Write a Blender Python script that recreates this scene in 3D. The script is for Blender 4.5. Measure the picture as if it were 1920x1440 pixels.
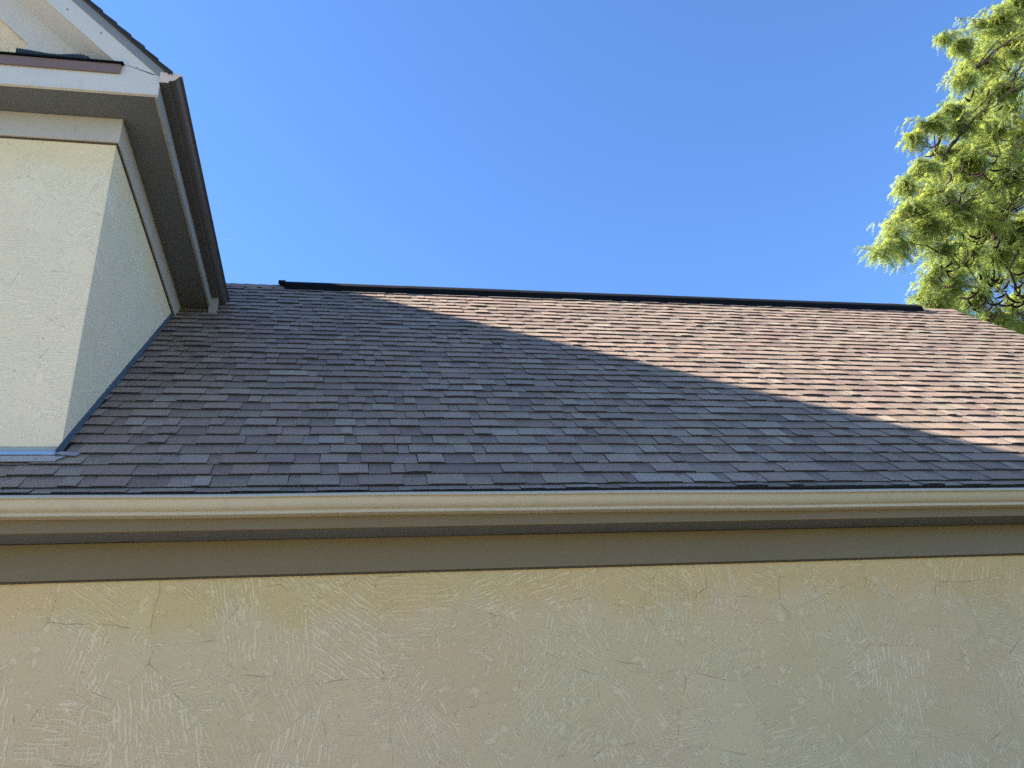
import bpy, bmesh, math, random
import numpy as np
from mathutils import Vector, Matrix, noise as mnoise

for o in list(bpy.data.objects):
    bpy.data.objects.remove(o)
SC = bpy.context.scene
COL = SC.collection
rnd = random.Random(7)
EYE = 1.55                                    # camera height above the yard

# ------------------------------------------------------------------ camera
FPX, PITCH, YAW, ROLL = 1567.76, 0.4706, 0.2186, -0.0855
cp, sp, cy, sy = math.cos(PITCH), math.sin(PITCH), math.cos(YAW), math.sin(YAW)
fwd = Vector((sy * cp, cy * cp, sp))
r0 = Vector((cy, -sy, 0)); u0 = r0.cross(fwd)
right = r0 * math.cos(ROLL) + u0 * math.sin(ROLL)
upv = -r0 * math.sin(ROLL) + u0 * math.cos(ROLL)
cam = bpy.data.cameras.new('camera'); cam_o = bpy.data.objects.new('camera', cam); COL.objects.link(cam_o)
M = Matrix.Identity(4)
for i in range(3):
    M[i][0], M[i][1], M[i][2] = right[i], upv[i], -fwd[i]
M[2][3] = EYE
cam_o.matrix_world = M
cam.sensor_fit = 'HORIZONTAL'; cam.sensor_width = 36.0; cam.lens = FPX / 1920 * 36.0
cam.clip_start = 0.05; cam.clip_end = 60000
SC.camera = cam_o

# ------------------------------------------------------------------ sky, sun, exposure
SUN = Vector((-1.41, 0.34, 1.0)).normalized()
ELEV = math.asin(SUN.z)
W = bpy.data.worlds.new('World'); SC.world = W; W.use_nodes = True
wn = W.node_tree.nodes; wl = W.node_tree.links
sky = wn.new('ShaderNodeTexSky'); sky.sky_type = 'NISHITA'; sky.sun_disc = False
sky.sun_elevation = ELEV
sky.sun_rotation = math.atan2(SUN.x, SUN.y)
sky.altitude = 300; sky.air_density = 1.0; sky.dust_density = 0.0; sky.ozone_density = 9.5
bg = wn['Background']; bg.inputs['Strength'].default_value = 0.069
wl.new(sky.outputs[0], bg.inputs[0])
sl = bpy.data.lights.new('sun', 'SUN'); sl.energy = 5.0; sl.angle = math.radians(0.53); sl.color = (1.0, 0.985, 0.86)
so = bpy.data.objects.new('sun', sl); COL.objects.link(so)
so.location = (-40, 10, 40)
so.rotation_euler = SUN.to_track_quat('Z', 'Y').to_euler()
vs = SC.view_settings
SC.display_settings.display_device = 'sRGB'
vs.view_transform = 'Standard'; vs.look = 'None'; vs.gamma = 1.0; vs.use_curve_mapping = False
vs.exposure = 2.4
SC.cycles.use_denoising = False; SC.cycles.max_bounces = 8; SC.cycles.diffuse_bounces = 4; SC.cycles.transparent_max_bounces = 8

# ------------------------------------------------------------------ material helpers
class NT:
    def __init__(s, name):
        s.m = bpy.data.materials.new(name); s.m.use_nodes = True
        s.t = s.m.node_tree; s.n = s.t.nodes; s.b = s.n['Principled BSDF']
    def new(s, typ, **kw):
        nd = s.n.new(typ)
        ins = kw.pop('ins', {})
        for k, v in kw.items(): setattr(nd, k, v)
        for k, v in ins.items(): s.set(nd, k, v)
        return nd
    def set(s, nd, k, v):
        if hasattr(v, 'is_linked') or isinstance(v, bpy.types.NodeSocket): s.t.links.new(v, nd.inputs[k])
        else: nd.inputs[k].default_value = v
    def math(s, op, a, b=None, c=None, clamp=False):
        nd = s.new('ShaderNodeMath', operation=op, use_clamp=clamp)
        for i, v in enumerate((a, b, c)):
            if v is not None: s.set(nd, i, v)
        return nd.outputs[0]
    def vmath(s, op, a, b=None):
        nd = s.new('ShaderNodeVectorMath', operation=op)
        s.set(nd, 0, a)
        if b is not None: s.set(nd, 3 if op == 'SCALE' else 1, b)
        return nd.outputs[0]
    def step(s, v, lo, hi, to0=0.0, to1=1.0):
        nd = s.new('ShaderNodeMapRange', interpolation_type='SMOOTHSTEP')
        for k, x in zip((0, 1, 2, 3, 4), (v, lo, hi, to0, to1)): s.set(nd, k, x)
        return nd.outputs[0]
    def noise(s, vec, scale, detail=3.0, rough=0.55, dim='3D', dist=0.0):
        nd = s.new('ShaderNodeTexNoise', noise_dimensions=dim)
        s.set(nd, 'Vector', vec); s.set(nd, 'Scale', scale); s.set(nd, 'Detail', detail)
        s.set(nd, 'Roughness', rough); s.set(nd, 'Distortion', dist)
        return nd.outputs[0]
    def mix(s, f, a, b, mode='MIX'):
        nd = s.new('ShaderNodeMix', data_type='RGBA', blend_type=mode)
        s.set(nd, 0, f); s.set(nd, 6, a); s.set(nd, 7, b)
        return nd.outputs[2]
    def bump(s, h, strength, dist, normal=None):
        nd = s.new('ShaderNodeBump')
        s.set(nd, 'Strength', strength); s.set(nd, 'Distance', dist); s.set(nd, 'Height', h)
        if normal is not None: s.set(nd, 'Normal', normal)
        return nd.outputs[0]
    def pos(s): return s.new('ShaderNodeNewGeometry').outputs['Position']
    def attr(s, name): return s.new('ShaderNodeAttribute', attribute_name=name)
def c4(*c): return (c[0], c[1], c[2], 1.0)

def mat_paint(name, col, rough=0.5, var=0.12, dirt=(0.12, 0.10, 0.07), dirt_amt=0.25, grain=0.25, metallic=0.0, spec=0.5):
    k = NT(name); p = k.pos()
    n1 = k.noise(p, 2.3, 4, 0.6); n2 = k.noise(p, 38, 3, 0.6); n3 = k.noise(p, 260, 2, 0.5)
    v = k.math('ADD', k.math('MULTIPLY', n1, var), k.math('MULTIPLY', n2, var * 0.5))
    base = k.mix(1.0, c4(*col), k.new('ShaderNodeCombineColor', ins={0: k.math('ADD', v, 1 - var * .75), 1: k.math('ADD', v, 1 - var * .75), 2: k.math('ADD', v, 1 - var * .75)}).outputs[0], 'MULTIPLY')
    d = k.math('MULTIPLY', k.step(k.noise(k.vmath('MULTIPLY', p, (5, 5, 1.4)), 2.2, 5, 0.7), 0.52, 0.78), dirt_amt)
    base = k.mix(d, base, c4(*dirt))
    sp = k.step(k.noise(p, 75, 1, 0.5), 0.735, 0.76)
    base = k.mix(k.math('MULTIPLY', sp, 0.35 * min(1, dirt_amt * 3)), base, c4(*dirt))
    k.set(k.b, 'Base Color', base)
    k.set(k.b, 'Roughness', k.math('ADD', rough - 0.06, k.math('MULTIPLY', n2, 0.12)))
    k.set(k.b, 'Metallic', metallic); k.set(k.b, 'Specular IOR Level', spec)
    h = k.math('ADD', k.math('MULTIPLY', n2, 0.6), k.math('MULTIPLY', n3, 0.4))
    k.set(k.b, 'Normal', k.bump(h, grain, 0.0012))
    return k.m

def mat_stucco(name, low, high, yellow, seed, ztop, relief=1.0, yamt=0.75, yw=0.30):
    """skip-trowelled cement: trowel patches, each combed in its own direction, drag ridges, knife edges"""
    k = NT(name)
    uv = k.attr('flat').outputs['Vector']                       # metres across and up the wall
    uv = k.vmath('ADD', uv, (seed * 3.7, seed * 1.3, 0))
    wob = k.new('ShaderNodeTexNoise', noise_dimensions='2D', ins={'Vector': uv, 'Scale': 3.0, 'Detail': 3.0})
    uvw = k.vmath('ADD', uv, k.vmath('SCALE', k.vmath('SUBTRACT', wob.outputs[1], (.5, .5, .5)), 0.07))
    hs, rid, tone = None, None, None
    for i, (sc, rs, off, sp_) in enumerate(((2.6, 21.0, 0.0, 0.0250), (3.8, 28.0, 11.3, 0.0190))):
        q = k.vmath('ADD', uvw, (off, off * .6, 0))
        vo = k.new('ShaderNodeTexVoronoi', voronoi_dimensions='2D', feature='F1', ins={'Vector': q, 'Scale': sc, 'Randomness': 1.0})
        sepc = k.new('ShaderNodeSeparateColor', ins={0: vo.outputs['Color']})
        ang = k.math('MULTIPLY', sepc.outputs[0], 6.283)
        loc = k.new('ShaderNodeVectorRotate', rotation_type='Z_AXIS', ins={'Vector': k.vmath('ADD', uv, (off, off, 0)), 'Angle': ang}).outputs[0]
        # drag ridges: parallel combs, wavering and broken along the stroke
        sx_ = k.new('ShaderNodeSeparateXYZ', ins={0: loc}).outputs[0]
        wv = k.noise(k.vmath('MULTIPLY', loc, (1.0, .5, 1)), 15.0, 2, 0.5, '2D')
        phs = k.math('MULTIPLY', k.math('ADD', sx_, k.math('MULTIPLY', wv, 0.040)), 6.283 / sp_)
        brk = k.noise(k.vmath('MULTIPLY', loc, (1.0, 0.32, 1.0)), rs * 1.5, 2.5, 0.6, '2D', 0.3)
        rg = k.step(k.math('ADD', k.math('SINE', phs), k.math('MULTIPLY', k.math('SUBTRACT', brk, 0.5), 5.6)), 0.10, 0.80)
        # where the knife left ridges at all: ragged, and only in some of the strokes
        mk = k.noise(k.vmath('ADD', uv, (off * 2 + 5, 3, 0)), 5.0, 5, 0.65, '2D')
        mk = k.step(k.math('ADD', mk, k.math('MULTIPLY', k.math('SUBTRACT', sepc.outputs[1], 0.5), 0.46)), 0.49, 0.57)
        r = k.math('MULTIPLY', k.math('MULTIPLY', rg, mk), k.step(sepc.outputs[2], 0.0, 1.0, 0.45, 1.0))
        lay = k.math('MULTIPLY', sepc.outputs[2], 1.0 if i == 0 else 0.6)
        rid = r if rid is None else k.math('MAXIMUM', rid, r)
        hs = lay if hs is None else k.math('ADD', hs, lay)
    # small torn daubs
    daub = k.step(k.noise(k.vmath('ADD', uvw, (31, 7, 0)), 13.0, 6, 0.75, '2D', 0.2), 0.565, 0.60)
    fine = k.noise(uv, 120, 3, 0.6, '2D')
    # knife edges: thin broken creases along some stroke borders
    ve = k.new('ShaderNodeTexVoronoi', voronoi_dimensions='2D', feature='DISTANCE_TO_EDGE', ins={'Vector': uvw, 'Scale': 2.6, 'Randomness': 1.0})
    crease = k.math('MULTIPLY', k.step(ve.outputs['Distance'], 0.002, 0.010, 1.0, 0.0), k.step(k.noise(k.vmath('ADD', uv, (3, 17, 0)), 6.5, 3, 0.6, '2D'), 0.54, 0.64))
    h = k.math('ADD', hs, k.math('MULTIPLY', rid, 0.75))
    h = k.math('ADD', h, k.math('MULTIPLY', daub, 0.20))
    h = k.math('ADD', h, k.math('MULTIPLY', fine, 0.14)); h = k.math('SUBTRACT', h, k.math('MULTIPLY', crease, 0.6))
    big = k.noise(uv, 0.8, 4, 0.6, '2D')
    grit = k.noise(uv, 60, 4, 0.7, '2D')
    md = tuple(a_ * .8 + b_ * .2 for a_, b_ in zip(low, high))
    base = k.mix(k.math('MULTIPLY', hs, 0.62), c4(*low), c4(*md))
    base = k.mix(k.math('MULTIPLY', rid, 0.50), base, c4(*high))
    base = k.mix(k.math('MULTIPLY', daub, 0.32), base, c4(*high))
    base = k.mix(k.math('MULTIPLY', crease, 0.22), base, c4(*[v * .45 for v in low]))
    base = k.mix(k.math('MULTIPLY', k.step(grit, 0.56, 0.75), 0.10), base, c4(*[v * .6 for v in low]))
    tint = k.mix(k.step(big, 0.35, 0.65), c4(1.018, 0.987, 0.985), c4(0.972, 1.0, 0.98))
    base = k.mix(1.0, base, tint, 'MULTIPLY')
    # yellower tint in a ragged band under the trim
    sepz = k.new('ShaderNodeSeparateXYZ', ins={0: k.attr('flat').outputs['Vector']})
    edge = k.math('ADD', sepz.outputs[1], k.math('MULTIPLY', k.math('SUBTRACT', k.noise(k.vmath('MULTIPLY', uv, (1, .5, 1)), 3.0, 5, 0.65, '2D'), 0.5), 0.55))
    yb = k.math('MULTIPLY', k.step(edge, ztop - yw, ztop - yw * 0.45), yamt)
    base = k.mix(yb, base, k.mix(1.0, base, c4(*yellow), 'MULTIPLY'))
    # small rusty specks
    spk = k.math('MULTIPLY', k.step(k.noise(uv, 42, 2, 0.5, '2D'), 0.74, 0.78), 0.5)
    base = k.mix(spk, base, c4(0.28, 0.2, 0.12))
    k.set(k.b, 'Base Color', base); k.set(k.b, 'Roughness', 0.9)
    k.set(k.b, 'Specular IOR Level', 0.2)
    k.set(k.b, 'Normal', k.bump(h, relief, 0.006))
    return k.m

def mat_shingle():
    k = NT('shingle granules'); p = k.pos()
    col = k.attr('tone').outputs['Color']
    g1 = k.noise(p, 210, 2, 0.6); g2 = k.noise(p, 70, 3, 0.65); g3 = k.noise(p, 6, 3, 0.6)
    w = k.new('ShaderNodeTexVoronoi', ins={'Vector': p, 'Scale': 330.0})
    gran = k.new('ShaderNodeSeparateColor', ins={0: w.outputs['Color']}).outputs[0]
    v = k.math('ADD', k.math('MULTIPLY', gran, 0.50), k.math('MULTIPLY', g1, 0.50))
    v = k.math('ADD', v, k.math('MULTIPLY', g2, 0.42)); v = k.math('ADD', v, k.math('MULTIPLY', g3, 0.25))
    v = k.math('ADD', v, 0.16)
    cc = k.new('ShaderNodeCombineColor', ins={0: v, 1: v, 2: v}).outputs[0]
    base = k.mix(1.0, col, cc, 'MULTIPLY')
    pale = k.step(gran, 0.86, 0.95)
    base = k.mix(k.math('MULTIPLY', pale, 0.30), base, c4(0.33, 0.31, 0.28))
    k.set(k.b, 'Base Color', base); k.set(k.b, 'Roughness', 0.75); k.set(k.b, 'Specular IOR Level', 0.5)
    h = k.math('ADD', k.math('MULTIPLY', gran, 0.5), k.math('MULTIPLY', g1, 0.7))
    k.set(k.b, 'Normal', k.bump(h, 0.7, 0.0016))
    return k.m

def mat_leaf():
    k = NT('locust leaflet')
    col = k.attr('tone').outputs['Color']
    k.set(k.b, 'Base Color', col); k.set(k.b, 'Roughness', 0.45); k.set(k.b, 'Specular IOR Level', 0.35)
    tr = k.new('ShaderNodeBsdfTranslucent')
    k.set(tr, 'Color', k.mix(1.0, col, c4(1.2, 1.12, 0.7), 'MULTIPLY'))
    mx = k.new('ShaderNodeMixShader', ins={0: 0.58})
    k.t.links.new(k.b.outputs[0], mx.inputs[1]); k.t.links.new(tr.outputs[0], mx.inputs[2])
    k.t.links.new(mx.outputs[0], k.n['Material Output'].inputs[0])
    return k.m

def mat_bark(name, a, b, sc=14):
    k = NT(name); p = k.pos()
    n = k.noise(k.vmath('MULTIPLY', p, (1, 1, .3)), sc, 5, 0.7)
    k.set(k.b, 'Base Color', k.mix(n, c4(*a), c4(*b))); k.set(k.b, 'Roughness', 0.9); k.set(k.b, 'Specular IOR Level', 0.1)
    k.set(k.b, 'Normal', k.bump(n, 0.8, 0.01))
    return k.m

def mat_ground(name, a, b, sc):
    k = NT(name); p = k.pos()
    n = k.noise(p, sc, 6, 0.65); n2 = k.noise(p, sc * 30, 3, 0.6)
    k.set(k.b, 'Base Color', k.mix(k.math('MULTIPLY', k.math('ADD', n, n2), 0.5), c4(*a), c4(*b)))
    k.set(k.b, 'Roughness', 0.95); k.set(k.b, 'Normal', k.bump(n2, 0.5, 0.02))
    return k.m

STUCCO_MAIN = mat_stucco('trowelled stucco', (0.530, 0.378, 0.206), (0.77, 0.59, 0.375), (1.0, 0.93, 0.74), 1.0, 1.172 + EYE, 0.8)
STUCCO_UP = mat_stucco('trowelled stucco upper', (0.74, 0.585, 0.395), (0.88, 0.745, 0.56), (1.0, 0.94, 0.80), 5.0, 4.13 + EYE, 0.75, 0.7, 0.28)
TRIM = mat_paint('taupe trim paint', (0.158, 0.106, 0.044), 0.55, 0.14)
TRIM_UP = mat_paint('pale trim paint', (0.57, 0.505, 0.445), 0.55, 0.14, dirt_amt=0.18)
SOFFIT_M = mat_paint('soffit paint', (0.108, 0.108, 0.112), 0.6, 0.15)
GUTTER_M = mat_paint('beige gutter enamel', (0.42, 0.355, 0.26), 0.40, 0.10, dirt_amt=0.22, grain=0.0)
GUTTER_BR = mat_paint('brown gutter enamel', (0.072, 0.064, 0.064), 0.32, 0.18, dirt=(0.05, .04, .035), dirt_amt=0.3, grain=0.08)
CAP_M = mat_paint('pinkish gutter end enamel', (0.62, 0.46, 0.38), 0.4, 0.1, grain=0.05)
DRIP_BR = mat_paint('brown drip metal', (0.17, 0.105, 0.085), 0.45, 0.2, grain=0.1)
FLASH = mat_paint('galvanised flashing', (0.40, 0.44, 0.48), 0.42, 0.2, dirt=(0.2, .2, .2), dirt_amt=0.3, grain=0.1, metallic=0.85)
FLASH_DK = mat_paint('blue grey wall flashing', (0.11, 0.14, 0.165), 0.45, 0.3, dirt=(0.03, .04, .05), dirt_amt=0.4, grain=0.1, metallic=0.35)
SCREED = mat_paint('weep screed', (0.32, 0.33, 0.31), 0.55, 0.2, grain=0.1)
BLACK_PL = mat_paint('black vent plastic', (0.004, 0.0045, 0.007), 0.9, 0.2, dirt=(0.02, .02, .02), dirt_amt=0.1, grain=0.1, spec=0.12)
PIPE_M = mat_paint('dark corrugated plastic', (0.016, 0.030, 0.036), 0.45, 0.2, dirt=(0.05, .05, .045), dirt_amt=0.25, grain=0.1)
NAIL_M = mat_paint('nail head', (0.2, 0.2, 0.2), 0.5, 0.1)
SPOUT_M = mat_paint('weathered spout', (0.30, 0.26, 0.21), 0.5, 0.2)
UNDER = mat_paint('roof deck felt', (0.03, 0.028, 0.028), 0.9, 0.2)
CAULK = mat_paint('dark joint', (0.05, 0.045, 0.038), 0.8, 0.2)
FRIEZE_SHADE = mat_paint('frieze trim in soffit shade', (0.44, 0.38, 0.325), 0.55, 0.14, dirt_amt=0.2)  # pale trim paint darkened, soffit shade put into the colour
SIDE_SHADE = mat_paint('side fascia in gutter shade', (0.26, 0.25, 0.23), 0.55, 0.14)  # darker copy of the pale trim, shade under the gutter in its colour
SHINGLE = mat_shingle(); LEAF = mat_leaf()
BARK = mat_bark('locust bark', (0.022, 0.017, 0.015), (0.065, 0.052, 0.044))
POD = mat_bark('locust pod skin', (0.008, 0.004, 0.004), (0.028, 0.014, 0.012), 30)
LAWN = mat_ground('lawn', (0.07, 0.085, 0.025), (0.12, 0.115, 0.045), 1.5)
PATIO_M = mat_ground('patio concrete', (0.235, 0.205, 0.165), (0.30, 0.27, 0.225), 1.2)

# ------------------------------------------------------------------ object helpers
WORLD0 = {}                                   # world origin of each object (nothing is rotated)
def empty(name, loc, label, cat, group=None):
    o = bpy.data.objects.new(name, None); COL.objects.link(o); o.location = loc
    o.empty_display_size = 0.3
    WORLD0[o] = Vector(loc); o['label'] = label; o['category'] = cat
    if group: o['group'] = group
    return o
def mesh_obj(name, V, F, mat, parent=None, origin=None, tone=None, smooth=False, flat=None, bevel=0.0):
    """V in world metres; the object gets its own origin and hangs under parent."""
    V = np.asarray(V, dtype=float)
    if origin is None: origin = (V.min(0) + V.max(0)) / 2
    origin = Vector(origin)
    me = bpy.data.meshes.new(name)
    me.from_pydata([tuple(v) for v in (V - np.array(origin))], [], F)
    if tone is not None:
        a = me.color_attributes.new('tone', 'FLOAT_COLOR', 'POINT')
        t = np.ones((len(V), 4)); t[:, :3] = tone
        a.data.foreach_set('color', t.ravel())
    if flat is not None:
        a = me.attributes.new('flat', 'FLOAT_VECTOR', 'POINT')
        fl = np.zeros((len(V), 3)); fl[:, 0] = V @ np.array(flat); fl[:, 1] = V[:, 2]
        a.data.foreach_set('vector', fl.ravel())
    bm = bmesh.new(); bm.from_mesh(me)
    bmesh.ops.recalc_face_normals(bm, faces=bm.faces)
    if bevel:
        bmesh.ops.bevel(bm, geom=[e for e in bm.edges if len(e.link_faces) == 2 and e.calc_face_angle(0) > 0.5], offset=bevel, segments=2, affect='EDGES', profile=0.6)
    bm.to_mesh(me); bm.free()
    if smooth: me.polygons.foreach_set('use_smooth', [True] * len(me.polygons))
    me.materials.append(mat)
    o = bpy.data.objects.new(name, me); COL.objects.link(o)
    WORLD0[o] = origin
    if parent is not None:
        o.parent = parent; o.location = origin - WORLD0[parent]
    else: o.location = origin
    return o
def box_vf(x0, x1, y0, y1, z0, z1):
    V = [(x, y, z) for z in (z0, z1) for y in (y0, y1) for x in (x0, x1)]
    F = [(0, 2, 3, 1), (4, 5, 7, 6), (0, 1, 5, 4), (2, 6, 7, 3), (0, 4, 6, 2), (1, 3, 7, 5)]
    return V, F
def box(name, x0, x1, y0, y1, z0, z1, mat, parent, bevel=0.002, flat=None):
    V, F = box_vf(x0, x1, y0, y1, z0, z1)
    return mesh_obj(name, V, F, mat, parent, bevel=bevel, flat=flat)
def prism(name, poly, axis, a0, a1, mat, parent, bevel=0.0, flat=None, smooth=False, cap=True):
    """poly of (p,q): axis x -> (y,z), axis y -> (x,z); extruded from a0 to a1"""
    n = len(poly); V = []
    for a in (a0, a1):
        for p, q in poly: V.append((a, p, q) if axis == 'x' else (p, a, q))
    F = [(i, (i + 1) % n, n + (i + 1) % n, n + i) for i in range(n)]
    if cap: F += [tuple(range(n))[::-1], tuple(range(n, 2 * n))]
    return mesh_obj(name, V, F, mat, parent, bevel=bevel, flat=flat, smooth=smooth)
def tube_vf(pts, rads, seg=8, V=None, F=None, cap=True):
    V = [] if V is None else V; F = [] if F is None else F
    pts = [Vector(p) for p in pts]; ref = Vector((0.13, 0.31, 0.94)); b0 = len(V)
    for i, p in enumerate(pts):
        d = (pts[min(i + 1, len(pts) - 1)] - pts[max(i - 1, 0)]).normalized()
        s = d.cross(ref)
        if s.length < 1e-3: s = d.cross(Vector((1, 0, 0)))
        s.normalize(); t = s.cross(d)
        for j in range(seg):
            a = 2 * math.pi * j / seg
            V.append(tuple(p + (s * math.cos(a) + t * math.sin(a)) * rads[i]))
    for i in range(len(pts) - 1):
        for j in range(seg):
            F.append((b0 + i * seg + j, b0 + i * seg + (j + 1) % seg, b0 + (i + 1) * seg + (j + 1) % seg, b0 + (i + 1) * seg + j))
    if cap:
        F.append(tuple(b0 + j for j in range(seg))[::-1]); e = b0 + (len(pts) - 1) * seg
        F.append(tuple(e + j for j in range(seg)))
    return V, F
def project(P):
    d = Vector(P) - Vector((0, 0, EYE)); w = d.dot(fwd)
    return 960 + FPX * d.dot(right) / w, 720 - FPX * d.dot(upv) / w, w
def pix(px, py, y):
    """point of the sight line through a photo pixel at depth y (used once, to survey where things stand)"""
    d = right * ((px - 960) / FPX) - upv * ((py - 720) / FPX) + fwd
    return Vector((0, 0, EYE)) + d * (y / d.y)
Z = EYE
# ================================================================== the setting
g = mesh_obj('ground', *box_vf(-3000, 3000, -3000, 3000, -0.5, 0), LAWN); g['kind'] = 'structure'
g = mesh_obj('patio', *box_vf(-16, 3.5, -7.5, 4.4, -0.1, 0.004), PATIO_M); g['kind'] = 'structure'

# ================================================================== the house
house = empty('house', (-1.0, 8.0, 0.0), 'tan stucco house with brown shingled roof, long gutter and a taller gabled block', 'house')
# ---- roof frame of reference
YE, ZE, AL, EXP = 4.2423, 1.5861 + Z, 0.7999, 0.143
ca, sa = math.cos(AL), math.sin(AL)
SR, XR, XT, TF = 4.945, 7.40, -1.528, 4.569      # ridge along slope, rake x, upper wall x, upper wall front y
UPD = Vector((0, ca, sa)); NRM = Vector((0, -sa, ca))
def rp(x, s, n=0.0): return Vector((x, YE, ZE)) + UPD * s + NRM * n
YR, ZR = YE + SR * ca, ZE + SR * sa              # ridge line
XL = -8.75                                       # left wall of the upper block
# main wall (front face y = 4.43) as a slab with a cut gable end
WY = 4.43
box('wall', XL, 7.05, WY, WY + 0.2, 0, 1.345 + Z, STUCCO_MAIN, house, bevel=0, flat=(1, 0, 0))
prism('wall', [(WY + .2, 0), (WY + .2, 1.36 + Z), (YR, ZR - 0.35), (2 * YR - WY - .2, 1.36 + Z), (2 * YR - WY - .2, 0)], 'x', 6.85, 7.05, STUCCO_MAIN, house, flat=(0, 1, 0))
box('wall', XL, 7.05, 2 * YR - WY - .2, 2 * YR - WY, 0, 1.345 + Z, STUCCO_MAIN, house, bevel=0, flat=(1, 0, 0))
# frieze board, in three lengths, a dark bead of caulk below
FB, FT = 1.172 + Z, 1.356 + Z
for a, b in ((-8.7, -3.6), (-3.598, 5.20), (5.202, 7.07)):
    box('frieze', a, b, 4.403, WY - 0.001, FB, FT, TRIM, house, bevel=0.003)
box('caulk_line', -8.7, 7.05, 4.414, WY - .0005, FB - 0.006, FB - 0.0005, CAULK, house, bevel=0)
# soffit boards with open butt joints
xs = [-8.7, -3.6, -1.05, 0.885, 3.3, 5.6, 7.30]
for i in range(len(xs) - 1):
    box('soffit', xs[i] + .0012, xs[i + 1] - .0012, 4.2395, 4.46, FT + 0.0015 + .002 * (i % 2), FT + 0.014, SOFFIT_M, house, bevel=0.001)
# fascia with small bottom lip
for a, b in ((-8.9, -4.4), (-4.398, 5.47), (5.472, 7.36)):
    prism('fascia', [(4.2375, 1.3535 + Z), (4.2375, 1.54 + Z), (4.219, 1.522 + Z), (4.219, 1.3535 + Z)], 'x', a, b, TRIM, house, bevel=0.0015)
# K-style gutter
def gutter_profile():
    # (outward distance from the back, height above the bottom)
    outer = [(0, 0.092), (0, 0.0), (0.052, 0.0), (0.0545, 0.002), (0.0550, 0.0155), (0.0600, 0.0180)]
    for i in range(1, 13):                       # ogee
        t = i / 12
        outer.append((0.060 + 0.056 * t + 0.010 * math.sin(math.pi * t) , 0.018 + 0.046 * t - 0.011 * math.sin(2 * math.pi * t) * .55))
    outer += [(0.1185, 0.0640), (0.1265, 0.0648), (0.1288, 0.0668), (0.1280, 0.0705), (0.1215, 0.0815), (0.1190, 0.0838), (0.1165, 0.0838), (0.1150, 0.0815), (0.1150, 0.0755)]
    return outer
def gutter(name, path_fn, a0, a1, n, mat, parent):
    """path_fn(a, out, h) -> world; thin sheet with real thickness"""
    prof = gutter_profile(); th = 0.0016
    inner = []
    for i, (o, h) in enumerate(prof):
        p, q = prof[max(i - 1, 0)], prof[min(i + 1, len(prof) - 1)]
        t = Vector((q[0] - p[0], q[1] - p[1])).normalized()
        inner.append((o - t.y * th, h + t.x * th))
    loop = prof + inner[::-1]; m = len(loop); V = []; F = []
    for k in range(n + 1):
        a = a0 + (a1 - a0) * k / n
        for o, h in loop: V.append(tuple(path_fn(a, o, h)))
    for k in range(n):
        for i in range(m):
            F.append((k * m + i, k * m + (i + 1) % m, (k + 1) * m + (i + 1) % m, (k + 1) * m + i))
    o = mesh_obj(name, V, F, mat, parent)
    me = o.data; me.polygons.foreach_set('use_smooth', [True] * len(me.polygons))
    me.set_sharp_from_angle(angle=math.radians(26))
    return o
def main_path(a, o, h):
    sag = 0.0022 * math.sin(a * 1.7) + 0.0012 * math.sin(a * 4.1 + 1)
    return (a, 4.2185 - o, 1.4135 + Z + h - 0.0030 * (a - 0.9) + sag)
gm = gutter('gutter', main_path, -8.95, 7.30, 120, GUTTER_M, house)
def end_cap(path_fn, a, th, mat, parent):
    prof = gutter_profile()[:-3]; n = len(prof)
    V = [tuple(path_fn(a, o, h)) for o, h in prof] + [tuple(path_fn(a + th, o, h)) for o, h in prof]
    F = [tuple(range(n)), tuple(range(n, 2 * n))[::-1]] + [(i, (i + 1) % n, n + (i + 1) % n, n + i) for i in range(n)]
    return mesh_obj('end_cap', V, F, mat, parent)
end_cap(main_path, 7.3005, 0.002, GUTTER_M, gm); end_cap(main_path, -8.9505, -0.002, GUTTER_M, gm)
for i in range(22):                               # hidden hangers across the trough
    a = -8.6 + i * 0.72
    p0, p1 = main_path(a, 0.003, 0.072), main_path(a, 0.114, 0.0755)
    V, F = box_vf(a, a + 0.022, p1[1], p0[1], p0[2], p0[2] + 0.003); mesh_obj('hanger', V, F, GUTTER_M, gm)
    V, F = tube_vf([(a + .011, p0[1] + .004, p0[2] + .008), (a + .011, p0[1] - .02, p0[2] + .008)], [.004, .004], 6); mesh_obj('screw', V, F, FLASH, gm)

# ---- roof deck (both slopes) with shingles
def deck_poly(n): return [rp(0, -0.10, n), rp(0, SR, n)]
th = 0.03
P = [(YE - .06 * ca, ZE - .06 * sa), (YR, ZR), (2 * YR - YE + .06 * ca, ZE - .06 * sa)]
poly = [(y, z - 0.006) for y, z in P] + [(y, z - 0.045) for y, z in P[::-1]]
roof = prism('roof', poly, 'x', -8.9, XR - 0.012, UNDER, house)
# drip edge strip at the eave and rake trim on the gable end
prism('drip_edge', [(4.213, 1.5195 + Z), (4.213, 1.488 + Z), (4.2165, 1.488 + Z), (4.2165, 1.520 + Z)], 'x', -8.9, XR - .012, FLASH_DK, roof)
rk = [(YE - .02, ZE - 0.06), (YR, ZR - 0.045), (2 * YR - YE + .02, ZE - 0.06), (2 * YR - YE + .02, ZE - 0.22), (YR, ZR - 0.24), (YE - .02, ZE - 0.22)]
prism('rake_board', rk, 'x', XR - 0.055, XR - 0.03, TRIM, house)
box('end_soffit', 7.05, XR - .056, 4.26, 2 * YR - 4.26, FT - .02, FT - .008, SOFFIT_M, house)

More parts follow.
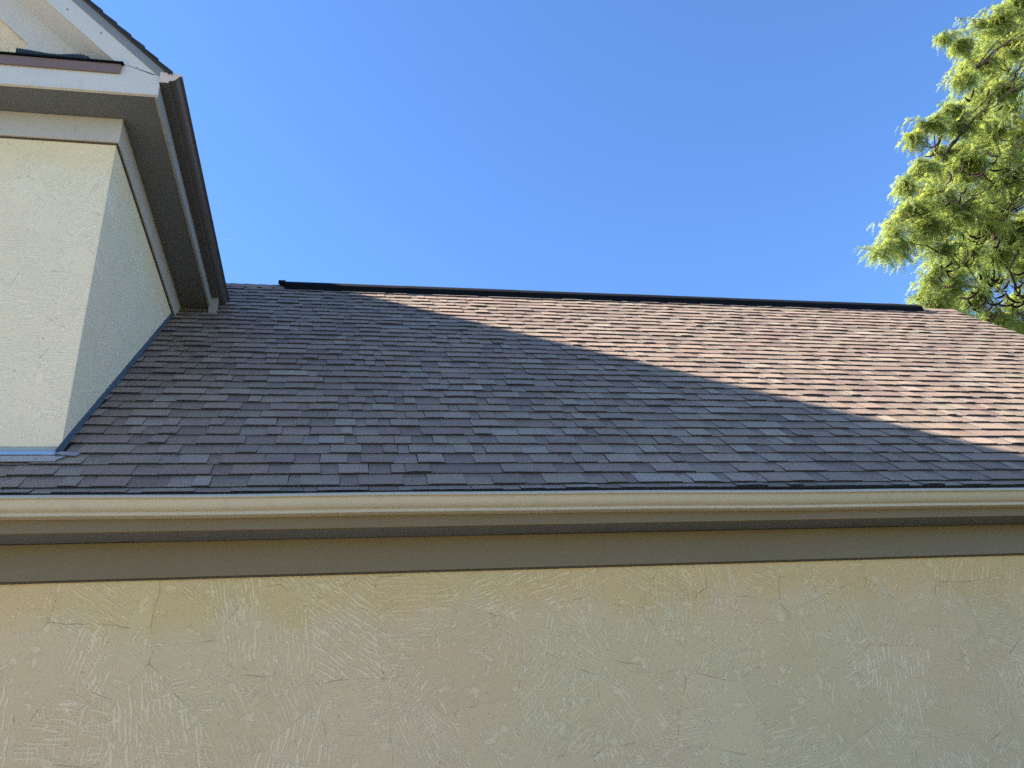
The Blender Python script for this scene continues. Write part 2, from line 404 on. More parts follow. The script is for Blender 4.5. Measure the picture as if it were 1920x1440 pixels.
PALETTE = [((0.261, 0.162, 0.107), 28), ((0.289, 0.184, 0.121), 32), ((0.238, 0.143, 0.096), 14), ((0.261, 0.152, 0.102), 7), ((0.305, 0.203, 0.137), 13), ((0.315, 0.218, 0.150), 5), ((0.328, 0.234, 0.164), 1)]
BUTT = (0.014, 0.012, 0.014)                     # bare asphalt on the cut edges
def pick_tone(r):
    t = r.random() * sum(w for _, w in PALETTE)
    for c, w in PALETTE:
        t -= w
        if t <= 0: break
    f = r.uniform(0.9, 1.1)
    return tuple(v * f * r.uniform(.97, 1.03) for v in c)
def tab_vf(pt, x0, x1, s0, T, r, course_wave, e=EXP, lift=0.0, deep=0.045, raised=True, tone=(.1, .1, .1)):
    """one tab: wedge thick at the butt, thin under the course above; pt(x, s, n) -> world"""
    k0, k1 = r.uniform(-.004, .004), r.uniform(-.004, .004)
    nb = 3; V = []; C = []; sl = [0.0, 0.006, 0.085, 0.116, e + deep]
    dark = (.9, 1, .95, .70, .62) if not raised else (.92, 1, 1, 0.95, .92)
    jit = [r.uniform(-.0012, .0012) for _ in range(nb + 1)]
    for j, s in enumerate(sl):
        for i in range(nb + 1):
            t = i / nb; x = x0 + (x1 - x0) * t
            if i == 0: x += k0 * (s / e)
            if i == nb: x += k1 * (s / e)
            top = T * max(0.0, 1 - s / (e * 1.08)) + 0.0012 - (0.0035 if s > e else 0)
            if j == 0: top -= 0.0009
            top += lift * (1 - s / e) * (0.35 + 0.65 * math.sin(math.pi * (t * .8 + .1))) if s < e else 0
            ss = s0 + s + (jit[i] + course_wave(x) if s < .05 else course_wave(x) * .5)
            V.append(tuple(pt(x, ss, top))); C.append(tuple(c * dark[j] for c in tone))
    F = []
    w = nb + 1
    for j in range(len(sl) - 1):
        for i in range(nb): F.append((j * w + i, j * w + i + 1, (j + 1) * w + i + 1, (j + 1) * w + i))
    tb = len(V)                                  # the cut butt: bare asphalt, its own points
    for i in range(nb + 1): V.append(V[i]); C.append(BUTT)
    b = len(V)
    for i in range(nb + 1):
        t = i / nb; x = x0 + (x1 - x0) * t
        V.append(tuple(pt(x, s0 + jit[i] + course_wave(x), -0.004 + max(0, lift * .6)))); C.append(BUTT)
    for i in range(nb): F.append((tb + i, b + i, b + i + 1, tb + i + 1))
    for col, side in ((0, 0), (nb, 1)):
        q = len(V); V += [V[j * w + col] for j in range(len(sl))]; C += [BUTT] * len(sl)
        V.append(tuple(pt((x0, x1)[side] + (k0, k1)[side], s0 + e + deep, -0.006))); C.append(BUTT)
        F.append(tuple([q + j for j in range(len(sl))] + [q + len(sl), b + col]))
    return V, F, C
def course_tabs(xa, xb, r):
    x = xa - r.uniform(0, .3); up = r.random() < .5; out = []
    base = pick_tone(r); run = 0
    while x < xb:
        wdt = r.choice((.08, .11, .14, .17, .20, .25)) * r.uniform(.88, 1.12) if up else r.choice((.07, .10, .13, .17)) * r.uniform(.88, 1.12)
        if run <= 0: base = pick_tone(r); run = r.choice((1, 1, 1, 2, 2))
        run -= 1
        f = r.uniform(.93, 1.07) * (1.03 if up else .88)
        out.append((x, x + wdt, up, tuple(c * f for c in base)))
        x += wdt; up = (not up) if r.random() < .86 else up
    return out
def x_range(s):
    """the courses stop against the side of the upper block"""
    y = YE + s * ca
    lo = -8.9 if s < 0.30 else XT + 0.012
    if (ZE + s * sa) > 4.335 + Z - 0.02: lo = -1.95     # above the upper eave the roof runs on under it
    return lo, XR + 0.012
cand = []                                        # every tab of the front slope
NC = 36
for kcourse in range(-1, NC):
    s0 = kcourse * EXP if kcourse >= 0 else -0.072
    if s0 > SR - 0.10: break
    r = random.Random(1000 + kcourse)
    s0 += r.uniform(-.004, .004) if kcourse > 0 else 0
    ph, ph2 = r.uniform(0, 6), r.uniform(0, 6)
    wave = (lambda x, ph=ph, ph2=ph2: 0.0030 * math.sin(x * 1.9 + ph) + 0.0018 * math.sin(x * 6.3 + ph2))
    lo, hi = x_range(s0)
    e = EXP if kcourse >= 0 else 0.072
    for (x0, x1, up, tone) in course_tabs(lo, hi, r):
        if x1 < lo + .01: continue
        x0, x1 = max(x0, lo), min(x1, hi)
        if x1 - x0 < .02: continue
        gap = 0.0012 if r.random() < .35 else 0.0
        T = r.uniform(.0120, .0148) if up else r.uniform(.0064, .0086)
        lift = r.uniform(.002, .006) if r.random() < .18 else 0.0
        if kcourse == -1: T += .003; lift = r.uniform(0, .010) if r.random() < .3 else 0
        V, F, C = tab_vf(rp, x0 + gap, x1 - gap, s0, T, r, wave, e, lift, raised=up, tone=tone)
        q = [project(v) for v in (rp(x0, s0), rp(x1, s0), rp(x1, s0 + e), rp(x0, s0 + e))]
        inx = sum(1 for a in q if 0 <= a[0] <= 1920 and 0 <= a[1] <= 1440)
        area = abs(sum(q[i][0] * q[(i + 1) % 4][1] - q[(i + 1) % 4][0] * q[i][1] for i in range(4))) / 2
        if kcourse == -1: area *= .45
        if inx < 3: area *= 0.1 * inx
        if s0 < .44 and x1 < XT and s0 > .2: area *= .3
        cand.append((area, V, F, C))
cand.sort(key=lambda c: -c[0])
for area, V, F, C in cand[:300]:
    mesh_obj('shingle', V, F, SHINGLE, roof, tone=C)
def joined(name, items, mat, parent, kind='stuff'):
    VV, FF, CC = [], [], []
    for V, F, C in items:
        b = len(VV); VV += V; CC += C; FF += [tuple(b + i for i in f) for f in F]
    o = mesh_obj(name, VV, FF, mat, parent, tone=CC)
    if kind: o['kind'] = kind
    return o
joined('shingle_courses', [c[1:] for c in cand[300:]], SHINGLE, roof)
# rear slope, coarse
def rp_back(x, s, n=0.0):
    return Vector((x, 2 * YR - YE - s * ca + sa * n, ZE + s * sa + ca * n))
items = []; r = random.Random(5)
for kc in range(0, 34):
    for i in range(9):
        a = -8.9 + i * 1.81
        items.append(tab_vf(rp_back, a, a + 1.81, kc * EXP, .009, r, lambda x: 0.0, tone=pick_tone(r)))
joined('rear_shingle_courses', items, SHINGLE, roof)
# ridge caps left and right of the vent
def ridge_cap(x0, x1, lift, tone):
    V = []; C = []; F = []
    for x, dz in ((x0, 0.012 + lift), (x1, 0.004 + lift)):
        for s in (-.13, -.06, -.012, 0, .012, .06, .13):
            y = YR + s * ca * (1 if True else 1); z = ZR - abs(s) * sa
            V.append((x, y, z + dz + (0.004 if abs(s) < .05 else 0.006))); C.append(tone)
        for s in (-.13, .13):
            V.append((x, YR + s * ca, ZR - abs(s) * sa - 0.004)); C.append(tone)
    for i in range(6): F.append((i, i + 1, 9 + i + 1, 9 + i))
    F += [(0, 9, 16, 7), (6, 8, 17, 15), (0, 7, 8, 6, 5, 4, 3, 2, 1)[0:9]]
    return mesh_obj('ridge_cap', V, F, SHINGLE, roof, tone=C)
r = random.Random(77)
VX0, VX1 = -0.66, 6.89
x = -1.95
while x < VX0 + .1:
    ridge_cap(x, x + .19, 0.006 * 1, pick_tone(r)); x += .145
x = XR + 0.014
while x > VX1 - .1:
    ridge_cap(x, x - .19, 0.006, pick_tone(r)); x -= .145
# ridge vent: moulded black sections, fins along both edges
nseg = 6; L = (VX1 - VX0) / nseg
for i in range(nseg):
    a0, a1 = VX0 + i * L + .003, VX0 + (i + 1) * L - .003
    V = []; F = []
    prof = []
    for t in np.linspace(-1, 1, 11):
        prof.append((YR + t * 0.120, ZR - 0.120 * (t * t) * 0.62 - abs(t) * .024 + 0.056 + (.002 if i % 2 else 0)))
    prof = [(YR - 0.120, ZR - 0.120 * sa / ca * 0.93 - .004)] + prof + [(YR + 0.120, ZR - 0.120 * sa / ca * 0.93 - .004)]
    vent = prism('ridge_vent', prof, 'x', a0, a1, BLACK_PL, roof)
for q in range(7):                                # ribbed end plug
    zz = ZR + .050
    V, F = tube_vf([(VX0 - .002 - q * .010, YR + 0.10 * math.cos(t), ZR - .030 + 0.084 * math.sin(t)) for t in np.linspace(-.1, math.pi + .1, 13)], [.0052] * 13, 6)
    mesh_obj('end_rib', V, F, BLACK_PL, roof)

# ================================================================== upper block
HX, HZ = -5.14, 8.61 + Z                          # its ridge
YB = 17.0
US = 4.335 + Z                                    # soffit level
UF = 4.13 + Z                                     # frieze bottom
BASE = 1.955 + Z
SLP = (HZ - (4.539 + Z)) / (HX + 1.191)           # dz/dx of the right slope (negative)
def uz(x): return HZ + SLP * (x - HX) if x > HX else HZ - SLP * (x - HX)
# front wall with gable, right side wall, back
gw = [(XL, BASE), (XT, BASE), (XT, uz(XT) - .19), (HX, HZ - .19), (XL, uz(XL) - .19)]
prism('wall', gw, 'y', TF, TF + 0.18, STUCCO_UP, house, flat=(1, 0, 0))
sidez = [(TF + .1801, 0), (TF + .1801, uz(XT) - .2), (YB, uz(XT) - .2), (YB, 0)]
s_in = 0.45 - 0.02
side_poly = [(TF + .1801, 3.3), (TF + .1801, US + .12), (YB, US + .12), (YB, 3.3)]
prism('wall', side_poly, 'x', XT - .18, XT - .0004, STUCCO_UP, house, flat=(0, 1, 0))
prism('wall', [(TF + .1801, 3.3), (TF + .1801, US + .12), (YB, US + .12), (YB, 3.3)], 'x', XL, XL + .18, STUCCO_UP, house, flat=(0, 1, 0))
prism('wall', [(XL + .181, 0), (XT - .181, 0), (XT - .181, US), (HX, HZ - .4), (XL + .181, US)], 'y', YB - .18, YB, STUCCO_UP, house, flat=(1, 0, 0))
# rounded stucco arris at the corner
V, F = tube_vf([(XT - .011, TF + .011, BASE + .001), (XT - .011, TF + .011, UF)], [.0125, .0125], 10)
mesh_obj('corner_bead', V, F, STUCCO_UP, house, flat=(1, 1, 0))
# frieze boards (front, side) and caulk
box('frieze', -8.8, XT + .0225, TF - .025, TF - .0005, UF, US - .0015, FRIEZE_SHADE, house, bevel=0.003)
box('frieze', XT - .0002, XT + .022, TF + .0005, YB, UF, US - .0015, FRIEZE_SHADE, house, bevel=0.003)
box('caulk_line', -8.8, XT + .010, TF - .011, TF - .0005, UF - .008, UF - .0005, CAULK, house, bevel=0)
box('caulk_line', XT - .0001, XT + .011, TF - .0004, YB, UF - .009, UF - .0005, CAULK, house, bevel=0)
# soffits
RY = 4.302                                        # front plane of return and rake board
FX = -1.245                                       # outer face of the side fascia
box('soffit', -9.0, FX - .022, RY + .004, TF + .05, US, US + .012, TRIM_UP if False else SOFFIT_M, house, bevel=0.001)
for a, b in ((TF + .0502, 5.75), (5.752, 6.9), (6.902, YB)):
    box('soffit', XT + .0005, FX - .022, a, b, US + .0004, US + .012, SOFFIT_M, house, bevel=0.001)
# side fascia and gutter
prism('fascia', [(FX, US - .012), (FX - .0215, US - .012), (FX - .0215, US + .2), (FX, US + .185)], 'y', RY + .022, YB, SIDE_SHADE, house, bevel=0.002)
def side_path(a, o, h):
    k = 1.08
    return (FX + .0008 + o * k, a, US + .101 + h * 1.0 + 0.0012 * math.sin(a * 2.3) - .001 * (a - 4.3))
gs = gutter('gutter', side_path, RY - .012, 7.02, 40, GUTTER_BR, house)
end_cap(side_path, RY - .0125, -0.0025, CAP_M, gs)
end_cap(side_path, 7.0202, 0.002, GUTTER_BR, gs)
# stub spout dropping onto the shingles
sx, sy_ = -1.225, 6.90
def spout_vf(t0, w, d):
    top = Vector((sx, sy_, US + .106)); bot = Vector((sx + .012, sy_ - .10, US - .215))
    V = []
    for p in (top, bot):
        for a, b in ((-w, -d), (w, -d), (w, d), (-w, d)): V.append(tuple(p + Vector((a, b, 0))))
    for p in (bot, top):
        for a, b in ((-w + t0, -d + t0), (w - t0, -d + t0), (w - t0, d - t0), (-w + t0, d - t0)): V.append(tuple(p + Vector((a, b, 0))))
    F = []
    for L_ in range(3):
        for i in range(4): F.append((L_ * 4 + i, L_ * 4 + (i + 1) % 4, L_ * 4 + 4 + (i + 1) % 4, L_ * 4 + 4 + i))
    return V, F
mesh_obj('downspout', *spout_vf(.003, .036, .030), SPOUT_M, gs)

# gable return: fascia board, little roof cap, drip metal
ret = prism('return_board', [(-9.0, US - .004), (FX + .001, US - .004), (FX + .001, US + .168), (-1.262, US + .1760), (-9.0, US + .176)], 'y', RY, RY + .021, TRIM_UP, house, bevel=0.002)
prism('return_lip', [(RY - .004, US - .006), (RY + .006, US - .006), (RY + .006, US + .010), (RY - .004, US + .006)], 'x', -9.0, FX - .004, TRIM_UP, ret)
prism('return_drip', [(RY - .016, US + .155), (RY - .004, US + .155), (RY - .004, US + .226), (RY - .022, US + .226)], 'x', -9.0, -1.492, DRIP_BR, house, bevel=0.001)
capp = prism('return_roof', [(RY - .034, US + .2275), (RY - .034, US + .2400), (TF + .002, US + .325), (TF + .002, US + .30)], 'x', -9.0, -1.478, BLACK_PL, house)
# rake board on the right slope: inner/outer parallel to roof
def rake_line(off): return lambda x: uz(x) - off
o_top, o_bot = 0.103, 0.292
xr = -1.249
rb_poly = [(xr, uz(xr) - o_top), (HX, HZ - o_top), (HX, HZ - o_bot), (-1.545, uz(-1.545) - o_bot), (-1.545, US + .1735), (-1.262, US + .1735), (xr, US + .1685)]
rake = prism('rake_board', rb_poly, 'y', RY + .0012, RY + .0205, TRIM_UP, house, bevel=0.001)
rbl = [(HX - .001, HZ - o_top), (2 * HX - xr, uz(xr) - o_top), (2 * HX - xr, uz(xr) - o_bot), (HX - .001, HZ - o_bot)]
prism('rake_board', rbl, 'y', RY, RY + .021, TRIM_UP, house)
for px_, py_ in ((-1.40, .195), (-1.66, .165), (-1.90, .215), (-2.12, .15)):
    z = uz(px_) - py_
    V, F = tube_vf([(px_, RY + .002, z), (px_, RY - .0025, z)], [.0065, .006], 10); mesh_obj('nail', V, F, NAIL_M, rake)
# shadow strip above the rake board (second rake trim) and roof deck of the upper block
rs = [(-1.205, uz(-1.205) - .028), (HX, HZ - .028), (HX, HZ - o_top + .0005), (-1.240, uz(-1.240) - o_top + .0005)]
prism('rake_trim', rs, 'y', RY - .010, RY + .02, mat_paint('grey rake trim', (0.20, 0.195, 0.20), 0.6, .15), house, bevel=0.0015)
# rake soffit between board and wall
Q = [(x, y, uz(x) - d) for x in (-1.43, HX) for y, d in ((RY + .0215, .288), (TF - .0015, .342), (TF - .0015, .332), (RY + .0215, .278))]
mesh_obj('rake_soffit', Q, [(0, 1, 5, 4), (1, 2, 6, 5), (2, 3, 7, 6), (3, 0, 4, 7), (0, 3, 2, 1), (4, 5, 6, 7)], TRIM_UP, house)
# frieze following the rake, cut square where it dies on the return
fr = [(-2.204, US + .26), (-1.60, US + .26), (-1.60, uz(-1.60) - .335), (HX, HZ - .335), (HX, HZ - .612), (-2.204, uz(-2.204) - .612)]
prism('rake_frieze', fr, 'y', TF - .022, TF - .0008, TRIM_UP, house, bevel=0.002)
dk = [(-1.185, uz(-1.185) - .008), (HX, HZ - .008), (2 * HX + 1.185, uz(-1.185) - .008), (2 * HX + 1.185, uz(-1.185) - .027), (HX, HZ - .027), (-1.185, uz(-1.185) - .027)]
uroof = prism('roof', dk, 'y', RY - .03, YB + .3, UNDER, house)
UL = math.hypot(HX + 1.185, HZ - uz(-1.185)); ud = Vector((HX + 1.185, 0, HZ - uz(-1.185))).normalized(); un = Vector((-ud.z, 0, ud.x)) * -1
if un.z < 0: un = -un
def rp_up(a, s, n=0.0):                           # a runs back from the gable
    return Vector((-1.185, RY - .038 + a, uz(-1.185) - .006)) + ud * s + un * n
def rp_upl(a, s, n=0.0):
    v = rp_up(a, s, n); return Vector((2 * HX - v.x, v.y, v.z))
items = []; r = random.Random(9)
for fn in (rp_up, rp_upl):
    for kc in range(int(UL / EXP) + 1):
        a = r.uniform(-.004, .01)
        while a < YB - RY:
            w_ = r.uniform(.12, .3) if a < 1 else 2.2
            items.append(tab_vf(fn, a, a + w_, kc * EXP - .02, r.uniform(.009, .015), r, lambda x: 0.0, tone=pick_tone(r))); a += w_
joined('upper_shingle_courses', items, SHINGLE, uroof)
V, F = tube_vf([(HX, RY - .04, HZ - .01), (HX, YB + .3, HZ - .01)], [.06, .06], 8)
mesh_obj('ridge_roll', V, F, SHINGLE, uroof, tone=[(.12, .1, .1)] * len(V))

# ---- flashings where the upper block meets the main roof
k0, k1 = 0.395, 3.62
n0, hgt, aw = .0165, .027, .018
V = []; m_ = 24
for i in range(m_ + 1):
    s = k0 + (k1 - k0) * i / m_; w1, w2 = rnd.uniform(-.0012, .0012), rnd.uniform(-.0015, .0015)
    V += [tuple(rp(XT + .0012, s, n0 - .003)), tuple(rp(XT + aw + w1, s, n0 - .003)), tuple(rp(XT + aw + w1, s, n0)), tuple(rp(XT + .005, s, n0 + .001)), tuple(rp(XT + .0035, s, n0 + hgt + w2)), tuple(rp(XT + .0012, s, n0 + hgt + w2))]
F = [(i * 6 + j, i * 6 + (j + 1) % 6, i * 6 + 6 + (j + 1) % 6, i * 6 + 6 + j) for i in range(m_) for j in range(6)] + [(0, 1, 2, 3, 4, 5)[::-1], tuple(m_ * 6 + j for j in range(6))]
mesh_obj('wall_flashing', V, F, FLASH_DK, roof)
# weep screed and apron under the front wall of the upper block
prism('weep_screed', [(TF + .02, BASE + .004), (TF + .004, BASE + .003), (TF + .004, BASE - .040), (TF - .030, BASE - .047), (TF - .032, BASE - .062), (TF - .026, BASE - .062), (TF + .02, BASE - .050)], 'x', XL, XT - .006, SCREED, house)
lip = prism('screed_lip', [(TF - .0325, BASE - .045), (TF - .0325, BASE - .0635), (TF - .038, BASE - .0635), (TF - .037, BASE - .045)], 'x', XL, XT - .012, FLASH, house, bevel=.001)
def plate(name, pts, n0, t, mat, parent):
    V = [tuple(rp(x, s, n0 + dn)) for x, s, dn in pts] + [tuple(rp(x, s, n0 + dn - t)) for x, s, dn in pts]; n = len(pts)
    F = [tuple(range(n)), tuple(range(n, 2 * n))[::-1]] + [(i, (i + 1) % n, n + (i + 1) % n, n + i) for i in range(n)]
    return mesh_obj(name, V, F, mat, parent)
plate('apron_flashing', [(XL, .295, 0), (-1.505, .300, 0), (-1.470, .372, .0), (XL, .390, .004)], .020, .003, FLASH, roof)
plate('corner_tab', [(-1.535, .380, .012), (-1.425, .372, .0), (-1.405, .412, .0), (-1.50, .418, .006)], .0195, .002, FLASH, roof)
for x_ in (-1.60, -2.3, -3.0):
    V, F = tube_vf([tuple(rp(x_, .325, .018)), tuple(rp(x_, .325, .0225))], [.005, .0045], 8); mesh_obj('nail', V, F, NAIL_M, roof)

# ================================================================== corrugated pipe resting on the return
pts = []; rad = []
A, B = Vector((-2.150, RY + .045, US + .305)), Vector((-1.680, RY + .045, US + .290))
n = 150
for i in range(n + 1):
    t = i / n
    p = A.lerp(B, t); p.z += 0.006 * math.sin(t * 7.5 + 0.6) - .006 * t - (.03 * max(0, t - .88) / .12)
    p.y += 0.012 * math.sin(t * 5)
    rr = 0.0385 + (0.004 if (i % 5) in (0, 1) else -0.002)
    if t > .82: rr *= 1 - 0.62 * ((t - .82) / .18) ** 1.6
    pts.append(p); rad.append(rr)
V, F = tube_vf(pts, rad, 16)
pipe = mesh_obj('corrugated_pipe', V, F, PIPE_M)
pipe['label'] = 'dark corrugated plastic pipe lying on the small roof of the gable return'; pipe['category'] = 'pipe'

# ================================================================== honey locust behind the right end
tree = empty('locust_tree', (14.2, 12.6, 0), 'tall yellow-green locust tree hung with dark curled pods behind the roof', 'tree')
tr = random.Random(21); nr = np.random.default_rng(4)
# clumps of foliage: surveyed bearing (px, py), depth and radius in metres; the rest of the crown follows off frame
CL = [(1865, 40, 11.2, .75), (1905, 90, 12.2, .95), (1800, 85, 11.0, .45), (1770, 68, 10.8, .22), (1845, 120, 11.6, .65), (1800, 150, 11.3, .50),
      (1885, 170, 11.4, .85), (1790, 200, 11.0, .36), (1745, 235, 10.9, .42), (1712, 258, 10.7, .26), (1800, 235, 11.2, .52), (1860, 240, 11.7, .7), (1910, 260, 12.0, .9),
      (1770, 290, 11.4, .52), (1730, 320, 11.0, .45), (1700, 345, 10.8, .36), (1820, 315, 11.2, .75), (1880, 330, 11.6, .85), (1755, 365, 11.0, .6), (1705, 395, 10.7, .5),
      (1675, 440, 10.5, .34), (1643, 473, 10.3, .26), (1690, 465, 10.6, .35), (1740, 430, 10.9, .6), (1800, 405, 11.2, .8), (1860, 410, 11.5, .85), (1910, 420, 12.0, .9),
      (1765, 470, 11.1, .38), (1815, 480, 11.4, .5), (1870, 480, 11.8, .5), (1915, 500, 12.2, .6), (1745, 520, 10.9, .40), (1735, 555, 10.8, .33), (1785, 540, 11.1, .52), (1760, 580, 10.9, .34),
      (1830, 560, 11.4, .42), (1800, 610, 11.1, .4), (1870, 600, 11.6, .45), (1910, 570, 12.0, .5), (1850, 640, 11.3, .5), (1915, 650, 11.8, .6), (1930, 20, 12.0, .9), (1905, 5, 11.6, .6)]
clumps = [(pix(a, b, d), rr * (1.12 if a > 1800 else .98)) for a, b, d, rr in CL]
for a_, b_ in [(1890, 60), (1850, 80), (1830, 180), (1900, 210), (1850, 270), (1790, 330), (1900, 300), (1830, 370), (1770, 410), (1890, 380), (1830, 440), (1900, 460), (1790, 500), (1850, 520), (1780, 565), (1900, 620), (1830, 620), (1870, 660), (1740, 380), (1720, 420), (1760, 330), (1745, 450), (1800, 290), (1835, 225), (1820, 120), (1870, 130), (1860, 350), (1800, 460), (1905, 360)]:
    clumps.append((pix(a_, b_, tr.uniform(12.2, 13.4)), tr.uniform(.5, .7)))
cc = Vector((14.8, 12.8, 12.2))
while len(clumps) < 150:                          # the part of the crown outside the picture
    a, b = tr.uniform(0, 6.283), tr.uniform(-.65, 1)
    q = math.sqrt(max(0, 1 - b * b)); R_ = tr.uniform(.62, 1.0)
    p = cc + Vector((math.cos(a) * q * 5.2, math.sin(a) * q * 4.6, b * 5.6)) * R_
    X, Y, d = project(p)
    if X < 1990 and Y > -60: continue
    if p.x < 8.2 and p.z < 7: continue
    clumps.append((p, tr.uniform(.6, 1.0)))
# trunk and limbs
def bez(p0, p1, p2, p3, n):
    out = []
    for i in range(n + 1):
        t = i / n; out.append(p0 * (1 - t) ** 3 + p1 * 3 * t * (1 - t) ** 2 + p2 * 3 * t * t * (1 - t) + p3 * t ** 3)
    return out
T0 = Vector((14.2, 12.6, -.1)); fork = Vector((14.3, 12.5, 4.6))
tp = bez(T0, T0 + Vector((.1, 0, 1.6)), fork - Vector((.1, 0, 1.4)), fork, 14)
mesh_obj('trunk', *tube_vf(tp, [0.34 - .012 * i + (.09 if i == 0 else 0) for i in range(15)], 14), BARK, tree, smooth=True)
limb_ends = [pix(1830, 130, 11.5), pix(1740, 270, 11.0), pix(1710, 400, 10.8), pix(1800, 500, 11.2), pix(1880, 300, 11.8), pix(1900, 60, 12.2),
             Vector((17.5, 13.5, 13.5)), Vector((15.5, 15.5, 14.5)), Vector((18, 11, 11)), Vector((13, 15.5, 12))]
LP = []
for q, e_ in enumerate(limb_ends):
    d = e_ - fork
    pts = bez(fork, fork + Vector((d.x * .12, d.y * .12, d.z * .45)), fork + Vector((d.x * .6, d.y * .6, d.z * .95)), e_, 22)
    for i in range(2, 22): pts[i] = pts[i] + Vector((tr.gauss(0, .05), tr.gauss(0, .05), tr.gauss(0, .05)))
    mesh_obj('limb', *tube_vf(pts, [max(.008, .075 * (1 - i / 23) ** 1.6) for i in range(23)], 8), BARK, tree, smooth=True)
    LP += pts[5:]
# boughs from the limbs into each clump, with crooked twigs
VB, FB_ = [], []; tips = []
for c, rr in clumps:
    st = min(LP, key=lambda p: (p - c).length + (1.5 if p.z > c.z + 1.0 else 0))
    d = c - st
    pts = bez(st, st + d * .3 + Vector((0, 0, .25 * d.length)), st + d * .75 + Vector((0, 0, .18 * d.length)), c, 9)
    for i in range(1, 9): pts[i] = pts[i] + Vector((tr.gauss(0, .035), tr.gauss(0, .035), tr.gauss(0, .035)))
    tube_vf(pts, [max(.006, .018 * (1 - i / 10.5)) for i in range(10)], 5, VB, FB_)
    inview = project(c)[0] < 2000
    for q in range(int((22 if inview else 7) * (rr / .6) ** 1.6) + 4):
        v = Vector((tr.gauss(0, 1), tr.gauss(0, 1), tr.gauss(0, .8))); v = v.normalized() * rr * tr.uniform(.2, 1.0) * (1.35 if tr.random() < .2 else 1); v = Vector((v.x * 1.22, v.y * 1.1, v.z * .72))
        b0 = pts[tr.choice((6, 7, 8, 9))]; e_ = c + v
        m1 = b0.lerp(e_, .5) + Vector((tr.gauss(0, .06), tr.gauss(0, .06), .12 * rr + tr.gauss(0, .05)))
        tw = bez(b0, b0.lerp(m1, .7), m1, e_ + Vector((0, 0, -.06)), 6)
        tube_vf(tw, [.006, .0055, .005, .0045, .004, .0035, .003], 4, VB, FB_)
        tips.append((tw, rr, inview))
mesh_obj('twigs', VB, FB_, BARK, tree)['kind'] = 'stuff'
# compound leaves: drooping rachis, paired leaflets
GREENS = np.array([(0.215, 0.270, 0.100), (0.255, 0.305, 0.100), (0.315, 0.340, 0.090), (0.180, 0.245, 0.115), (0.39, 0.365, 0.07), (0.45, 0.36, 0.065)])
LPt, LD, LL, LT = [], [], [], []
for tw, rr, inview in tips:
    ytone = mnoise.noise(tw[-1] * 1.1) * .5 + .5
    for i in range(1, 7):
        for q in range(4 if inview else 2):
            LPt.append(tw[i].lerp(tw[i - 1], tr.random()))
            LD.append((tw[i] - tw[i - 1]).normalized() * .5 + Vector((tr.gauss(0, .8), tr.gauss(0, .8), tr.gauss(.0, .45))))
            LL.append(tr.uniform(.13, .25) * (1 if inview else 1.6))
            LT.append(int(min(5, max(0, tr.gauss(1.0 + 5.2 * (ytone - .42), 1.0)))))
NP = 9; n = len(LPt)
P_ = np.array(LPt); D_ = np.array(LD); D_ /= np.linalg.norm(D_, axis=1, keepdims=True); L_ = np.array(LL)[:, None]
S_ = np.cross(D_, (0, 0, 1)); S_ /= np.maximum(np.linalg.norm(S_, axis=1, keepdims=True), 1e-3)
ro = nr.uniform(-.9, .9, (n, 1)); S_ = S_ * np.cos(ro) + np.cross(D_, S_) * np.sin(ro)
droop = nr.uniform(.5, 1.6, (n, 1)); Zv = np.array((0, 0, 1.0)); VV, CC = [], []
for i in range(NP):
    t = (i + .6) / NP
    q = P_ + D_ * L_ * t - Zv * droop * L_ * t * t * .55
    dd = D_ - Zv * droop * t * 1.1; dd /= np.linalg.norm(dd, axis=1, keepdims=True)
    for sg in (-1, 1):
        ll = .039 * (L_ / .18) ** .5 * (1 - .45 * abs(t - .45)) * nr.uniform(.8, 1.2, (n, 1)); wd = ll * .42
        ax = S_ * sg + dd * .55 + Zv * nr.uniform(-.55, .15, (n, 1)); ax /= np.linalg.norm(ax, axis=1, keepdims=True)
        nn = np.cross(ax, dd); nn /= np.maximum(np.linalg.norm(nn, axis=1, keepdims=True), 1e-6); cr = np.cross(ax, nn)
        m = q + ax * ll * .5
        VV.append(np.stack([q, m + cr * wd * .5, q + ax * ll, m - cr * wd * .5], 1))
        CC.append(np.repeat((GREENS[LT] * nr.uniform(.75, 1.25, (n, 1)))[:, None, :], 4, 1))
o0 = Vector((14.2, 12.6, 0))
VA = np.concatenate(VV).reshape(-1, 3) - np.array(o0); CA = np.concatenate(CC).reshape(-1, 3); nq = len(VA) // 4
me = bpy.data.meshes.new('crown')
me.vertices.add(len(VA)); me.vertices.foreach_set('co', VA.ravel())
me.loops.add(nq * 4); me.loops.foreach_set('vertex_index', np.arange(nq * 4))
me.polygons.add(nq); me.polygons.foreach_set('loop_start', np.arange(nq) * 4)
me.update(calc_edges=True); me.validate()
a = me.color_attributes.new('tone', 'FLOAT_COLOR', 'POINT'); t4 = np.ones((len(VA), 4)); t4[:, :3] = CA; a.data.foreach_set('color', t4.ravel())
me.materials.append(LEAF); crown = bpy.data.objects.new('crown', me); COL.objects.link(crown); crown.parent = tree
print('leaf faces', nq)
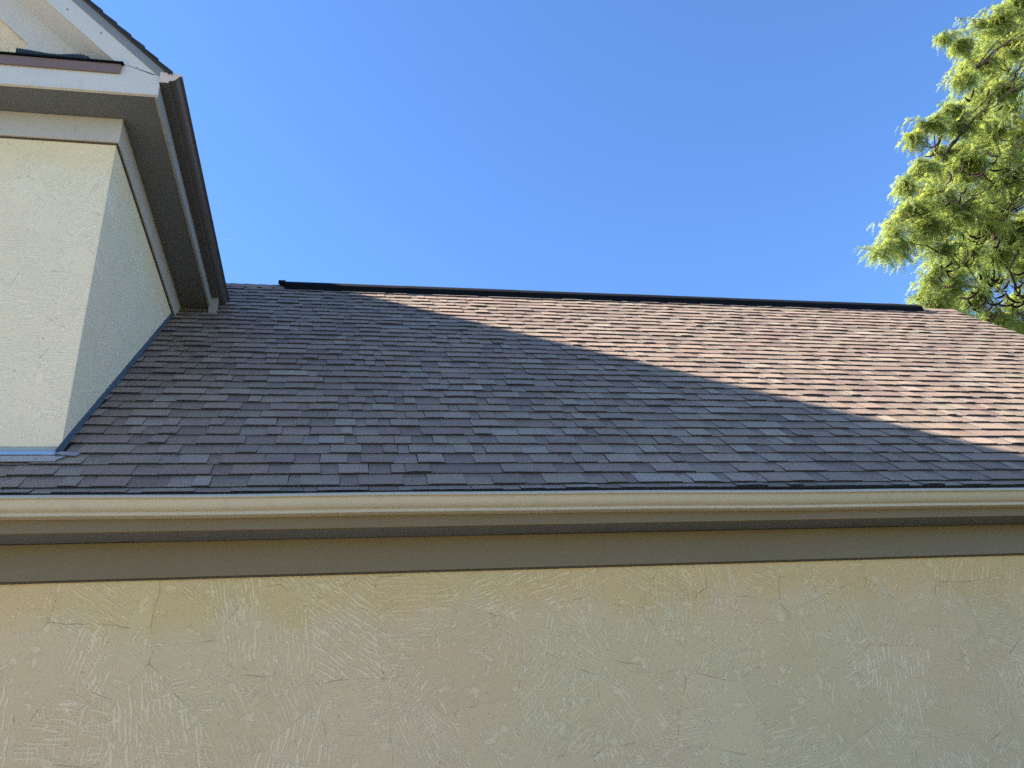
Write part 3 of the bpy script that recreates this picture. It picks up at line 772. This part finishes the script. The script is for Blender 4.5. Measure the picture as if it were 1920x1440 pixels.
# seed pods: flat curled straps, a few shapes shared between copies
pod_meshes = []
for q in range(6):
    ln = tr.uniform(.22, .34); curl = tr.uniform(1.2, 3.6); tw_ = tr.uniform(-2.2, 2.2); V, F = [], []
    p = Vector((0, 0, 0)); ang = -math.pi / 2 + tr.uniform(-.3, .3); ns = 12
    for i in range(ns + 1):
        t = i / ns; w_ = .019 * (math.sin(math.pi * min(.97, t * .94 + .06)) ** .5) + .0015
        dirv = Vector((math.cos(ang), 0, math.sin(ang))); nv = Vector((-math.sin(ang), 0, math.cos(ang)))
        wv = nv * math.cos(tw_ * t) + Vector((0, 1, 0)) * math.sin(tw_ * t); tv = dirv.cross(wv)
        for a_, b_ in ((w_, .0), (0, .004), (-w_, 0), (0, -.004)): V.append(tuple(p + wv * a_ + tv * b_))
        p = p + dirv * ln / ns; ang += curl / ns
    for i in range(ns):
        for j in range(4): F.append((i * 4 + j, i * 4 + (j + 1) % 4, i * 4 + 4 + (j + 1) % 4, i * 4 + 4 + j))
    pm = bpy.data.meshes.new('seed_pod'); pm.from_pydata(V, [], F); pm.materials.append(POD)
    pm.polygons.foreach_set('use_smooth', [True] * len(pm.polygons)); pod_meshes.append(pm)
PODS = [(1810, 190), (1875, 165), (1900, 160), (1880, 205), (1760, 265), (1850, 290), (1870, 300), (1845, 310), (1895, 310), (1800, 330), (1820, 335), (1840, 325), (1890, 330), (1800, 370),
        (1790, 385), (1870, 385), (1815, 455), (1808, 462), (1820, 448), (1840, 460), (1850, 450), (1860, 445), (1870, 455), (1880, 450), (1765, 500), (1775, 515), (1785, 495), (1755, 520), (1835, 530), (1845, 545),
        (1850, 535), (1860, 530), (1820, 555), (1800, 565), (1870, 545), (1885, 555), (1890, 535), (1900, 545), (1880, 570), (1895, 580), (1905, 590), (1860, 580), (1850, 595), (1830, 585), (1815, 600), (1900, 520), (1910, 535)]
for i, (a_, b_) in enumerate(PODS + [(p_[0] + tr.uniform(-40, 40), p_[1] + tr.uniform(-30, 30)) for p_ in PODS]):
    if a_ < 1740: continue
    o = bpy.data.objects.new('seed_pod', tr.choice(pod_meshes)); COL.objects.link(o); o.parent = tree
    o.location = pix(a_, b_ - 8, tr.uniform(9.7, 10.5)) - o0
    o.rotation_euler = (tr.uniform(-.5, .5), tr.uniform(-.6, .6), tr.uniform(0, 6.28))

# ================================================================== faint contrail, nine kilometres off
c0, c1 = pix(410, 447, 9000), pix(447, 451, 9000)
V, F = tube_vf([c0.lerp(c1, t) for t in np.linspace(0, 1, 9)], [1.2, 2.6, 3.4, 3.8, 4.0, 3.8, 3.2, 2.4, 1.0], 8)
kc = NT('contrail vapour'); kc.set(kc.b, 'Base Color', c4(.8, .8, .8)); kc.set(kc.b, 'Alpha', 0.35); kc.set(kc.b, 'Roughness', 1.0)
ct = mesh_obj('contrail', V, F, kc.m)
ct['label'] = 'short faint white contrail in the sky beside the brown gutter'; ct['category'] = 'contrail'
